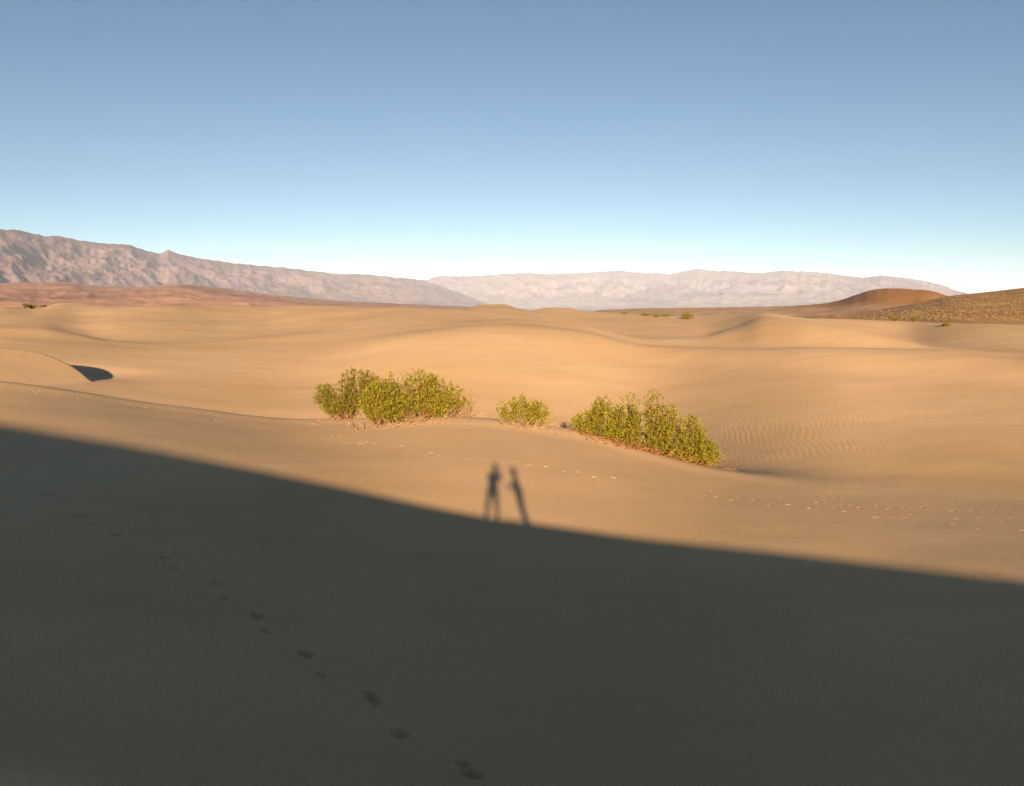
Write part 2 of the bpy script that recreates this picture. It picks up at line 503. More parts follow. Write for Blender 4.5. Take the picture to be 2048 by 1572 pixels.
def trail(pts, step, width, depth, seed, size=1.0, skip=0.1):
    rr = random.Random(seed)
    P = [ground_hit(px, py) for px, py in pts]
    P = [(p[0], p[1]) for p in P]
    side = 1
    for (x0, y0), (x1, y1) in zip(P[:-1], P[1:]):
        L = math.hypot(x1 - x0, y1 - y0); n = max(1, int(L / (step * 0.72))); h = math.atan2(y1 - y0, x1 - x0)
        for k in range(n):
            side = -side
            if rr.random() < skip: continue
            t = (k + rr.uniform(-0.15, 0.15)) / n
            o = side * width + rr.gauss(0, 0.05)
            x = x0 + (x1 - x0) * t - math.sin(h) * o; y = y0 + (y1 - y0) * t + math.cos(h) * o
            stamp(x, y, h + rr.uniform(-0.25, 0.25), 0.31 * depth * rr.uniform(0.3, 1.3), 0.12 * size * rr.uniform(0.6, 1.15), 0.07 * size * rr.uniform(0.7, 1.2))
A = [(0, 772), (60, 779), (120, 789), (190, 800), (270, 812), (340, 822), (420, 833), (520, 846)]
trail(A, 0.62, 0.18, 0.12, 1, 1.15)
trail([(p[0], p[1] + 5) for p in A], 0.7, 0.2, 0.11, 2, 1.15)
trail([(p[0], p[1] - 4) for p in A[:6]], 0.7, 0.2, 0.06, 3, 1.0)
B = [(330, 830), (430, 843), (540, 859), (600, 866), (660, 872), (740, 889), (800, 900), (860, 908), (940, 918), (1060, 930), (1160, 948), (1260, 966), (1330, 976)]
trail(B, 0.68, 0.16, 0.085, 4, 1.05)
trail([(p[0], p[1] - 6) for p in B[1:8]], 0.74, 0.18, 0.075, 5, 1.0, 0.25)
trail([(p[0] + 10, p[1] + 9) for p in B[6:]], 0.9, 0.16, 0.035, 6, 0.9, 0.3)
R1 = [(1330, 976), (1420, 984), (1500, 992), (1600, 1001), (1700, 1008), (1800, 1013), (1900, 1020), (2048, 1030), (2150, 1036)]
R2 = [(1400, 993), (1500, 1003), (1580, 1012), (1660, 1018), (1760, 1035), (1860, 1047), (1960, 1056), (2048, 1064), (2150, 1072)]
R3 = [(1560, 996), (1680, 1008), (1780, 1022), (1880, 1034), (2048, 1045), (2150, 1055)]
trail([(p[0] - 7, p[1] + 3) for p in B], 0.8, 0.2, 0.06, 21, 0.9, 0.3)
trail([(p[0] + 4, p[1] + 3) for p in A], 0.6, 0.3, 0.06, 22, 0.8, 0.3)
trail([(p[0] + 14, p[1] + 4) for p in R1], 0.6, 0.35, 0.045, 23, 0.75, 0.35)
trail([(p[0] + 9, p[1] - 5) for p in R2], 0.6, 0.3, 0.045, 24, 0.8, 0.4)
trail(R1, 0.7, 0.16, 0.05, 7, 0.95, 0.15)
trail(R2, 0.7, 0.17, 0.075, 8, 1.05, 0.05)
trail(R3, 0.72, 0.16, 0.06, 9, 1.0, 0.15)
trail([(1450, 975), (1600, 988), (1750, 998), (1900, 1008), (2048, 1018)], 0.8, 0.2, 0.035, 10, 0.9, 0.3)

RADO = [0.01, 0.1, 0.2, 0.35]
while RADO[-1] < 60: RADO.append(RADO[-1] * 1.014)
while RADO[-1] < 24000: RADO.append(RADO[-1] * 1.06)
RADO = np.array(RADO)
Zr = blur_rows(pchip_cols(Ko_U, Ko_S, RADO), 6)
Rr, Ar = np.meshgrid(RADO, az_o, indexing='ij')
Xr = Rr * np.sin(Ar); Yr = Rr * np.cos(Ar)
Zr = add_crest(Zr, Xr, Yr, Rr)
fwr = smoothstep(45, 140, Rr) * (1 - smoothstep(500, 1200, Rr))
Zr += 0.030 * smoothstep(8, 18, Rr) * fbm(Xr / 5.0, Yr / 6.5, 3, 1) * (1 - fwr)
Zr += fwr * (0.60 * fbm(Xr / 26.0, Yr / 34.0, 3, 5)) * smoothstep(60, 200, Rr)
Zr += 0.05 * fwr * fbm((Xr + 0.4 * Yr) / 5.0, Yr / 9.0, 2, 9)
Hr = horn_dune(Xr, Yr, Zr)
lr = (Xr < -20) & (Xr > -90) & (Yr > 30) & (Yr < 110)
Zr = np.where(lr, smax(np.where(lr, Hr, -99), Zr, 0.12), Zr)
for _col, _src, _sgn in ((0, -1, 1), (-1, 0, -1)):      # meet the front sheet exactly
    _dz = np.interp(RADO, RAD, Z[:, _src]) - Zr[:, _col]
    for _q in range(24):
        _f = 1 - smoothstep(0, 24, _q)
        Zr[:, _col + _sgn * _q] += _dz * _f
pr = smoothstep(650, 1100, Rr)
Zr = Zr * (1 - pr) + pr * (-8.0 + 0.6 * fbm(Xr / 300, Yr / 300, 3, 13))
Vf = np.stack([X, Y, Z], -1).reshape(-1, 3); Vr = np.stack([Xr, Yr, Zr], -1).reshape(-1, 3)
me = raw_mesh('sand_ground', np.concatenate([Vf, Vr]), np.concatenate([grid_faces(len(RAD), len(AZ)), grid_faces(len(RADO), len(az_o)) + len(Vf)]))
dh_ = 1 / KU[-3]
edge_r = dh_[None, :]
fold = smoothstep(0.985, 1.05, RR / edge_r)
hum = np.exp(-((AA - ray(1000, 612)[0]) / math.radians(1.6)) ** 2) * smoothstep(0.9, 0.99, RR / edge_r) * 0.8
soil = np.clip(np.maximum(fold * 0.85, hum), 0, 1)
att = me.attributes.new('soil', 'FLOAT', 'POINT')
att.data.foreach_set('value', np.concatenate([soil.ravel(), smoothstep(240, 330, Rr).ravel()]).astype(np.float32))
MSAND = sand_material()
ground = new_obj('sand_ground', me, MSAND)
tag(ground, kind='structure')

# ------------------------------------------------------------------ hills and mountains
def polar_sheet(name, px0, px1, n, rfun, prof, material, nr=140, seed=0):
    """solid of terrain between inner and outer radii; prof(px, t, x, y) -> z"""
    px = np.linspace(px0, px1, n)
    a, _ = ray(px, np.full(n, HORIZ))
    t = np.linspace(0, 1, nr)
    P, TT = np.meshgrid(px, t)
    A2 = np.broadcast_to(a, P.shape)
    r0, r1 = rfun(P)
    R = r0 + (r1 - r0) * TT
    x = R * np.sin(A2); y = R * np.cos(A2)
    z = prof(P, TT, x, y, R)
    e = np.linspace(0, 1, n)[None, :]
    end = smoothstep(0, 0.13, e) * smoothstep(0, 0.13, 1 - e)      # the range sinks into the plain at both ends
    z = -22 + (z + 22) * end
    me = raw_mesh(name, np.stack([x, y, z], -1).reshape(-1, 3), grid_faces(nr, n))
    o = new_obj(name, me, material)
    tag(o, kind='structure')
    return o

def skyline(pts, soft=0):
    pts = np.array(pts, float)
    if soft:
        return lambda px: sum(np.interp(px + o * soft, pts[:, 0], pts[:, 1]) for o in (-1.5, -1, -0.5, 0, 0.5, 1, 1.5)) / 7
    return lambda px: np.interp(px, pts[:, 0], pts[:, 1])
def slope_of(px, py):
    return ray(px, py)[1]

SK1 = skyline([(-1700, 600), (-1200, 540), (-900, 500), (-500, 468), (-200, 455), (0, 458), (50, 460), (95, 472), (125, 471.5), (155, 478), (215, 487), (265, 489), (300, 501), (325, 507), (342, 500), (365, 508),
               (400, 516), (480, 527), (560, 534), (600, 538), (680, 548), (730, 548), (790, 554), (850, 560), (930, 580), (1010, 606), (1060, 620), (1200, 622)])
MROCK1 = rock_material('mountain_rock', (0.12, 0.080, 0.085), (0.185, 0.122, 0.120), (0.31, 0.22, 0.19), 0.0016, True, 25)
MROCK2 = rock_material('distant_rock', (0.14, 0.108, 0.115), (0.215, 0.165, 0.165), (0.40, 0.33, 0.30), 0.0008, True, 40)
def r_range1(P):
    f = np.clip((P + 200) / 1200, 0, 1)
    return 4200 + 4300 * f, 7600 + 6400 * f
def prof1(P, TT, x, y, R):
    tc = 0.72
    rc0, rc1 = r_range1(P); Rc = rc0 + (rc1 - rc0) * tc
    top = slope_of(P, SK1(P) + 3.0 * perlin(P / 16.0, P * 0 + 3)) * Rc
    g = np.where(TT < tc, (TT / tc), 1 - (TT - tc) / (1 - tc) * 1.0)
    spur = fbm(x / 620 + y / 1700, y / 1000 - x / 2500, 7, 3, ridged=True, gain=0.56)
    fan = np.clip(g / 0.32, 0, 1)
    body = np.clip((g - 0.30) / 0.70, 0, 1)
    shape = 0.10 * fan + 0.90 * (0.30 * body + 0.70 * body ** 0.9)
    z = -20 + (top + 20) * shape
    wgt = np.sin(np.pi * np.clip(body, 0, 1)) ** 0.7
    z += wgt * (spur - 0.55) * np.maximum(top, 60) * 0.165
    z += np.where(TT > tc, -40 * (TT - tc), 0)
    return z
polar_sheet('mountain_range', -1700, 1200, 1250, r_range1, prof1, MROCK1, 230)

SK2 = skyline([(300, 600), (600, 575), (760, 560), (845, 561), (880, 552), (950, 552), (985, 549), (1060, 545), (1090, 548), (1170, 545), (1240, 541), (1270, 545), (1340, 548),
               (1375, 541), (1395, 537), (1420, 541), (1450, 542), (1520, 546), (1560, 541), (1640, 545), (1700, 553), (1725, 555), (1760, 551), (1810, 556), (1860, 565), (1890, 573), (1915, 583), (1990, 598), (2200, 612), (2700, 618)])
def r_range2(P):
    return 11000 + 0 * P, 18500 + 0 * P
def prof2(P, TT, x, y, R):
    tc = 0.8
    Rc = 11000 + 7500 * tc
    top = slope_of(P, SK2(P) + 2.5 * perlin(P / 12.0, P * 0 + 8) + 1.2 * perlin(P / 5.0, P * 0 + 9)) * Rc
    g = np.where(TT < tc, (TT / tc), 1 - (TT - tc) / (1 - tc))
    spur = fbm(x / 1000 + y / 4000, y / 1500, 7, 11, ridged=True, gain=0.56)
    body = np.clip((g - 0.25) / 0.75, 0, 1)
    shape = 0.12 * np.clip(g / 0.3, 0, 1) + 0.88 * body
    z = -20 + (top + 20) * shape
    wgt = np.sin(np.pi * body) ** 0.8
    z += wgt * (spur - 0.5) * np.maximum(top, 60) * 0.20
    return z
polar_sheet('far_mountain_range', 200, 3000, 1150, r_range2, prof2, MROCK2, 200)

# reddish foothills and gravel fans on the left
SKF = skyline([(-900, 560), (-300, 562), (0, 566), (90, 565), (135, 563), (200, 572), (280, 575), (360, 567), (420, 573), (520, 586), (600, 595), (680, 602), (800, 607), (900, 612), (1000, 616), (1100, 622)], 14)
MFAN = rock_material('red_foothill_soil', (0.27, 0.13, 0.08), (0.41, 0.225, 0.14), (0.56, 0.38, 0.25), 0.004, True, 6)
def r_fan(P):
    return 900 + 0 * P, 3600 + 0 * P
def proff(P, TT, x, y, R):
    tc = 0.85
    Rc = 900 + 2700 * tc
    top = slope_of(P, SKF(P) + 1.5 * perlin(P / 22.0, P * 0 + 5)) * Rc
    g = np.where(TT < tc, TT / tc, 1 - (TT - tc) / (1 - tc))
    z = -9 + (top + 9) * g ** 1.25
    n = fbm(x / 260, y / 330, 6, 17, ridged=True)
    z += np.sin(np.pi * np.clip(g, 0, 1)) * (n - 0.5) * np.maximum(top, 12) * 0.16
    return z
polar_sheet('foothill', -1300, 1300, 850, r_fan, proff, MFAN, 200)

# brown knoll on the right, and the long scrubby slope beside it
MKNOLL = rock_material('brown_knoll_soil', (0.25, 0.112, 0.038), (0.31, 0.145, 0.05), (0.38, 0.19, 0.07), 0.012, False, 1.5)
SKK = skyline([(1150, 621), (1250, 618), (1330, 616), (1450, 615), (1540, 613), (1600, 611), (1650, 607), (1680, 601), (1710, 590), (1740, 580), (1765, 577), (1800, 577), (1825, 580), (1850, 580), (1870, 585), (1895, 593), (1960, 606), (2100, 612), (2400, 616)], 9)
def r_kn(P): return 520 + 0 * P, 1250 + 0 * P
def profk(P, TT, x, y, R):
    tc = 0.55
    Rc = 520 + 730 * tc
    top = slope_of(P, SKK(P)) * Rc + 0.35 * fbm(P / 14, P * 0 + 2, 3, 2)
    g = np.where(TT < tc, TT / tc, 1 - (TT - tc) / (1 - tc))
    g2 = g * g * (3 - 2 * g)
    z = -9 + (top + 9) * g2
    z += np.sin(np.pi * g) * fbm(x / 45, y / 60, 5, 29) * 1.6
    return z
kn = polar_sheet('brown_knoll', 1000, 2700, 540, r_kn, profk, MKNOLL, 120)
_kv = np.empty(len(kn.data.vertices) * 3, np.float32); kn.data.vertices.foreach_get('co', _kv); _kv = _kv.reshape(-1, 3)
_kp = CX + FPX * _kv[:, 0] / _kv[:, 1]
_ka = kn.data.attributes.new('flats', 'FLOAT', 'POINT')
_ka.data.foreach_set('value', np.clip(1 - smoothstep(1500, 1680, _kp) * smoothstep(2, 9, _kv[:, 2] + 3 * perlin(_kv[:, 0] / 40, _kv[:, 1] / 60)), 0, 1).astype(np.float32))
_t = MKNOLL.node_tree; _b = _t.nodes['Principled BSDF']
_old = _b.inputs['Base Color'].links[0].from_socket
_n = noisy(_t, node(_t, 'ShaderNodeNewGeometry').outputs['Position'], 0.02, 7, 0.7, (1, 2.5, 1))
_flat = ramp(_t, _n, [(0.34, (0.30, 0.165, 0.085)), (0.55, (0.42, 0.26, 0.15)), (0.7, (0.56, 0.40, 0.26))])
_t.links.new(mix(_t, node(_t, 'ShaderNodeAttribute', attribute_name='flats').outputs['Fac'], _old, _flat), _b.inputs['Base Color'])

MSLOPE = rock_material('scrubby_slope_soil', (0.26, 0.135, 0.047), (0.36, 0.20, 0.075), (0.47, 0.30, 0.125), 0.03, False, 0.8)
SKS = skyline([(1340, 645), (1500, 640), (1600, 634), (1700, 628), (1800, 612), (1860, 600), (1890, 592), (1930, 588), (1990, 582), (2048, 575), (2200, 560), (2500, 545), (3000, 535), (3600, 580)], 14)
def r_sl(P): return 330 + 0 * P, 760 + 0 * P
def profs(P, TT, x, y, R):
    tc = 0.75
    Rc = 330 + 430 * tc
    top = slope_of(P, SKS(P)) * Rc
    g = np.where(TT < tc, TT / tc, 1 - (TT - tc) / (1 - tc))
    z = -9 + (top + 9) * g ** 0.85
    z += np.sin(np.pi * g) * fbm(x / 24, y / 40, 5, 37) * 0.8
    return z
slope_obj = polar_sheet('scrub_slope', 1340, 3600, 560, r_sl, profs, MSLOPE, 130)

# ------------------------------------------------------------------ vegetation
def leaf_material(name, a, b_, trans=0.25):
    m = mat(name, a, 0.6, 0.3)
    t = m.node_tree; b = t.nodes['Principled BSDF']
    geo = node(t, 'ShaderNodeNewGeometry')
    c = ramp(t, geo.outputs['Random Per Island'], [(0.0, a), (0.55, tuple(0.62 * p + 0.38 * q for p, q in zip(a, b_))), (1.0, b_)])
    t.links.new(c, b.inputs['Base Color'])
    tr = node(t, 'ShaderNodeBsdfTranslucent'); t.links.new(c, tr.inputs[0])
    mx = node(t, 'ShaderNodeMixShader'); mx.inputs[0].default_value = trans
    out = t.nodes['Material Output']
    t.links.new(b.outputs[0], mx.inputs[1]); t.links.new(tr.outputs[0], mx.inputs[2]); t.links.new(mx.outputs[0], out.inputs[0])
    return m
M_LEAF = leaf_material('creosote_leaf', (0.050, 0.052, 0.004), (0.48, 0.415, 0.014))
M_LEAF2 = leaf_material('creosote_leaf_deep', (0.038, 0.042, 0.004), (0.36, 0.32, 0.012))
M_STEM = mat('shrub_stem', (0.22, 0.095, 0.030), 0.9)
M_DRY = mat('dry_twig', (0.40, 0.25, 0.135), 0.9)

M_DRY2 = mat('orange_dry_twig', (0.34, 0.15, 0.05), 0.9)

class Tubes:
    """collects thin 3-sided tapering twigs"""
    def __init__(self): self.V = []; self.F = []; self.n = 0
    def add(self, pts, r0, r1):
        pts = np.asarray(pts); k = len(pts)
        t = pts[-1] - pts[0]; t = t / (np.linalg.norm(t) + 1e-9)
        a = np.cross(t, (0.3, 0.9, 0.2)); a /= np.linalg.norm(a); b = np.cross(t, a)
        rad = np.linspace(r0, r1, k)
        for j in range(3):
            an = j * 2.0944
            self.V.append(pts + (math.cos(an) * a + math.sin(an) * b)[None] * rad[:, None])
        base = self.n
        for j in range(3):
            j2 = (j + 1) % 3
            for i in range(k - 1):
                self.F.append((base + j * k + i, base + j2 * k + i, base + j2 * k + i + 1, base + j * k + i + 1))
        self.n += 3 * k
    def mesh(self, name): return raw_mesh(name, np.concatenate(self.V), np.array(self.F))

def bez(p0, p1, p2, n):
    t = np.linspace(0, 1, n)[:, None]
    return (1 - t) ** 2 * p0 + 2 * t * (1 - t) * p1 + t * t * p2

def leaves_mesh(name, C, Dv, size, rng):
    """small folded leaf pairs: rhombs about centres C, long axis near Dv"""
    n = len(C)
    ax = Dv + rng.normal(0, 0.55, (n, 3)); ax /= np.linalg.norm(ax, axis=1)[:, None]
    q = rng.normal(0, 1, (n, 3)); sd = np.cross(ax, q); sd /= np.linalg.norm(sd, axis=1)[:, None] + 1e-9
    s = size * rng.uniform(0.6, 1.35, n)[:, None]
    V = np.stack([C - ax * s * 0.5, C + sd * s * 0.33, C + ax * s * 0.62, C - sd * s * 0.33], 1).reshape(-1, 3)
    F = np.arange(4 * n).reshape(n, 4)
    return raw_mesh(name, V, F, smooth=False)

def make_bush(name, px_list, d, depth, roots, n_stems, seed, leafmat, label, leaf=0.046, dry=120, group='creosote bushes on the dune', twigs=7, flare=0.32, lean=0.0, nleaf=21, dry_spread=1.0, drymat=None):
    """px_list: (px, py_top, py_base) outline in the photograph -> real width and height at distance d (m)
    roots: px of the places the stems come out of the sand"""
    rng = np.random.RandomState(seed)
    pts = np.array(px_list, float)
    mpp = d / FPX
    p0 = pts[:, 0].mean()
    gx, gy, gz, gd = ground_hit(p0, np.interp(p0, pts[:, 0], pts[:, 2]), 20, 120)
    root = bpy.data.objects.new(name, None); COL.objects.link(root)
    base = Vector((math.sin(ray(p0, 840)[0]) * d, math.cos(ray(p0, 840)[0]) * d, 0)); base.z = ground_z(base.x, base.y)
    root.location = base; root.empty_display_size = 0.5
    tag(root, label, 'bush', group)
    az0 = ray(p0, 840)[0]
    rt = np.array((math.cos(az0), -math.sin(az0), 0)); fw = np.array((math.sin(az0), math.cos(az0), 0))
    stems = Tubes(); LC = []; LD = []
    B = np.array(base)
    def gz_at(p): return ground_z(p[0], p[1])
    x_lo, x_hi = pts[0, 0], pts[-1, 0]
    per = 4
    n_stems = int(n_stems * 1.4)
    for i in range(n_stems):
        if i % per == 0:
            for _ in range(40):
                cpx = rng.uniform(x_lo, x_hi)
                top = np.interp(cpx, pts[:, 0], pts[:, 1]); bot = np.interp(cpx, pts[:, 0], pts[:, 2])
                if rng.rand() < (bot - top) / 110.0 + 0.12: break
            cv = rng.beta(1.6, 0.9); cd = rng.uniform(-1, 1)
        px = np.clip(cpx + rng.normal(0, 7.5), x_lo - 3, x_hi + 3)
        top = np.interp(px, pts[:, 0], pts[:, 1]); bot = np.interp(px, pts[:, 0], pts[:, 2])
        vfrac = min(1.0, max(0.08, cv + rng.normal(0, 0.13)))
        py = bot + (top - bot) * vfrac * 0.94 - (rng.uniform(2, 9) if rng.rand() < 0.2 else 0)
        edge = max(0.0, min(px - x_lo, x_hi - px)) / (x_hi - x_lo)
        dd = depth * 0.5 * math.sqrt(max(0.05, min(1, edge * 3.5))) * math.sqrt(max(0.05, 1.05 - vfrac ** 2)) * np.clip(cd + rng.normal(0, 0.3), -1, 1)
        tip = np.array(at(px, py, d)) + fw * dd
        rp = min(roots, key=lambda r: abs(r - px) + rng.uniform(0, 40))
        rp = rp + (px - rp) * flare * rng.uniform(0.5, 1.0) 
        rx = B + rt * ((rp - p0) * mpp * 1.02) + fw * (dd * 0.4)
        rx = np.array((rx[0], rx[1], 0)); rx[2] = gz_at(rx) - 0.05
        tip[2] = max(tip[2], gz_at(tip) + 0.08)
        mid = rx * 0.45 + tip * 0.55; mid[2] += rng.uniform(-0.15, 0.12) * np.linalg.norm(tip - rx); mid += rng.normal(0, 0.05, 3)
        c = bez(rx, mid, tip, 8)
        c += np.concatenate([np.zeros((1, 3)), rng.normal(0, 0.018, (7, 3))])
        stems.add(c, 0.014, 0.004)
        L = np.linalg.norm(tip - rx)
        for k in range(twigs):
            t = rng.uniform(0.30, 1.0) if k else 1.0
            b0 = c[min(7, int(t * 7))]
            ln = rng.uniform(0.12, 0.32)
            dirn = (c[min(7, int(t * 7) + 0)] - c[max(0, int(t * 7) - 2)]); dirn = dirn / (np.linalg.norm(dirn) + 1e-6)
            dirn = dirn * 0.7 + rng.normal(0, 0.6, 3) + np.array((0, 0, 0.2)); dirn /= np.linalg.norm(dirn)
            e = b0 + dirn * ln
            if e[2] > at(px, top, d).z + 0.10: e[2] = at(px, top, d).z + 0.10 * rng.rand()
            e[2] = max(e[2], gz_at(e) + 0.03)
            stems.add(np.stack([b0, (b0 + e) / 2 + rng.normal(0, 0.012, 3), e]), 0.005, 0.0025)
            m_ = nleaf
            tt = rng.uniform(0.15, 1.05, m_)[:, None]
            LC.append(b0 + (e - b0) * tt + rng.normal(0, 0.028, (m_, 3))); LD.append(np.tile(dirn, (m_, 1)))
    LC = np.concatenate(LC) - B; LD = np.concatenate(LD)
    for a_ in range(len(stems.V)): stems.V[a_] = stems.V[a_] - B
    new_obj('foliage', leaves_mesh('foliage', LC, LD, leaf, rng), leafmat, root)
    new_obj('stems', stems.mesh('stems'), M_STEM, root)
    if dry:
        tb = Tubes()
        for i in range(dry):
            px = np.clip(rng.normal(0, 0.5), -1.15, 1.15) * (x_hi - x_lo) * 0.5 * dry_spread + (x_lo + x_hi) / 2
            rx = B + rt * ((px - p0) * mpp) + fw * rng.uniform(-1.3, 0.2) * depth * 0.55
            rx[2] = gz_at(rx) - 0.02
            an = rng.uniform(0, 2 * math.pi); el = rng.uniform(0.0, 0.9); ln = rng.uniform(0.2, 0.8)
            e = rx + np.array((math.cos(an) * math.cos(el), math.sin(an) * math.cos(el), math.sin(el))) * ln
            e[2] = max(e[2], gz_at(e) + 0.01)
            m_ = (rx + e) / 2 + rng.normal(0, 0.05, 3)
            m_[2] = max(m_[2], gz_at(m_) + 0.01)
            tb.add(np.stack([rx, m_, e]) - B, 0.016, 0.007)
            for q in range(2):
                e2 = m_ + rng.normal(0, 0.14, 3); e2[2] = max(e2[2], gz_at(e2) + 0.01)
                tb.add(np.stack([m_, (m_ + e2) / 2 + rng.normal(0, 0.02, 3), e2]) - B, 0.010, 0.005)
        new_obj('dry_twigs', tb.mesh('dry_twigs'), drymat or M_DRY, root)
    return root

make_bush('creosote_bush', [(630, 800, 808), (640, 772, 814), (668, 768, 818), (685, 748, 822), (700, 738, 822), (722, 744, 824), (745, 745, 826), (760, 762, 828), (775, 762, 828), (800, 772, 828)],
          37.3, 1.6, [685, 700, 740], 190, 3, M_LEAF2, 'dark green creosote bush at the left end of the bushes, half behind the widest one', dry=40, twigs=8)
make_bush('creosote_bush', [(722, 800, 822), (735, 775, 828), (752, 765, 834), (768, 762, 838), (780, 742, 840), (800, 756, 843), (815, 745, 845), (822, 752, 846), (835, 738, 846), (850, 744, 844), (862, 750, 840), (880, 754, 834), (900, 765, 826), (917, 774, 816), (925, 797, 812)],
          34.3, 2.0, [765, 790, 805, 820, 850], 300, 5, M_LEAF, 'widest olive green creosote bush spreading from a tangle of pale dry roots', dry=150, twigs=8)
make_bush('creosote_sprig', [(912, 798, 812), (925, 784, 812), (934, 778, 812), (942, 780, 810), (952, 797, 808)],
          34.8, 0.7, [915, 930], 16, 8, M_LEAF, 'thin see-through sprigs trailing off the right end of the widest bush', dry=70, twigs=4, nleaf=5, group='creosote bushes on the dune')
make_bush('creosote_bush', [(996, 805, 838), (1003, 800, 842), (1015, 801, 846), (1030, 799, 848), (1037, 789, 849), (1046, 792, 850), (1058, 806, 851), (1072, 804, 851), (1080, 805, 851), (1092, 815, 850), (1104, 822, 846)],
          33.1, 1.0, [1020, 1035, 1060, 1075], 75, 13, M_LEAF, 'smallest yellow green creosote bush standing alone between the two big ones', dry=110, twigs=7, leaf=0.044)
make_bush('creosote_bush', [(1150, 838, 856), (1165, 826, 862), (1182, 818, 868), (1195, 795, 872), (1212, 791, 876), (1225, 812, 880), (1240, 800, 884), (1265, 787, 889), (1290, 792, 895), (1303, 776, 899), (1318, 788, 904), (1335, 803, 908),
                            (1352, 819, 913), (1370, 826, 918), (1386, 824, 921), (1400, 852, 925), (1412, 865, 928), (1425, 885, 931), (1440, 905, 934)],
          32.8, 2.0, [1190, 1230, 1265, 1300, 1330, 1370, 1400], 380, 17, M_LEAF, 'bright green creosote bush running down the dune shoulder on the right, orange dry stems beneath', dry=170, twigs=8, flare=0.45, drymat=M_DRY2)

# small shrubs out on the far dunes
def far_shrub(px, py, wpx, hpx, d, seed, label, leafmat=None, n=40):
    rng = np.random.RandomState(seed)
    p = at(px, py, d)
    w_ = wpx * d / FPX; h_ = hpx * d / FPX
    root = bpy.data.objects.new('desert_shrub', None); COL.objects.link(root)
    root.location = (p.x, p.y, p.z); tag(root, label, 'shrub', 'small shrubs far out on the dunes')
    tb = Tubes(); LC = []; LD = []
    for i in range(n):
        a = rng.uniform(0, 2 * math.pi); r = math.sqrt(rng.rand()) * 0.5 * w_
        hh = h_ * rng.uniform(0.45, 1.0) * (1 - 0.55 * (r / (0.5 * w_)) ** 2)
        tip = np.array((math.cos(a) * r, math.sin(a) * r * 0.8, hh)); b0 = tip * np.array((0.25, 0.25, 0)) - np.array((0, 0, 0.35))
        tb.add(np.stack([b0, (b0 + tip) / 2 + rng.normal(0, 0.05, 3), tip]), 0.05, 0.02)
        m_ = 16
        LC.append(tip + rng.normal(0, 1, (m_, 3)) * np.array((w_ * 0.07, w_ * 0.07, h_ * 0.13)) - np.array((0, 0, h_ * 0.08)) * rng.rand()); LD.append(np.tile((0, 0, 1.0), (m_, 1)))
    new_obj('foliage', leaves_mesh('foliage', np.concatenate(LC), np.concatenate(LD), max(0.12, h_ * 0.12), rng), leafmat or M_LEAF2, root)
    new_obj('stems', tb.mesh('stems'), M_STEM, root)
    return root
DH = lambda px: float(np.interp(ray(px, 620)[0], az_v, 1 / Kv_U[-3]))
for i, (px, py, w_, h_, f, lab) in enumerate([
        (50, 613, 10, 6, 0.98, 'leftmost dark shrub on the skyline dune at the left edge'),
        (64, 614, 14, 5, 0.98, 'low dark shrub in the left skyline hollow, middle of its three'),
        (86, 614, 14, 4, 0.98, 'flat dark shrub at the right end of the left skyline hollow'),
        (1249, 628.5, 14, 4, 0.97, 'tiny flat shrub left of the other shrubs on the centre skyline'),
        (1292, 632, 22, 8, 0.95, 'broad low green shrub on the centre skyline, left of the darkest one'),
        (1312, 634, 12, 5, 0.95, 'small low shrub touching the right side of the broad skyline shrub'),
        (1330, 633, 20, 6, 0.97, 'sparse olive shrub between the broad skyline shrub and the darkest one'),
        (1375, 639, 24, 15, 0.90, 'tallest dark green shrub on the centre skyline above the flat sand'),
        (1790, 638, 26, 7, 0.97, 'long low green shrub at the foot of the brown knoll'),
        (1830, 641, 12, 6, 0.96, 'small round shrub just right of the long low shrub under the knoll'),
        (1893, 652, 18, 5, 0.94, 'flat olive shrub on open sand farthest right')]):
    d = DH(px) * f
    x, y, z, dd = ground_hit(px, py, 60, 600)
    d = dd if dd < DH(px) * 1.05 else DH(px) * 0.99
    far_shrub(px, py, w_, h_, d, 50 + i, lab)

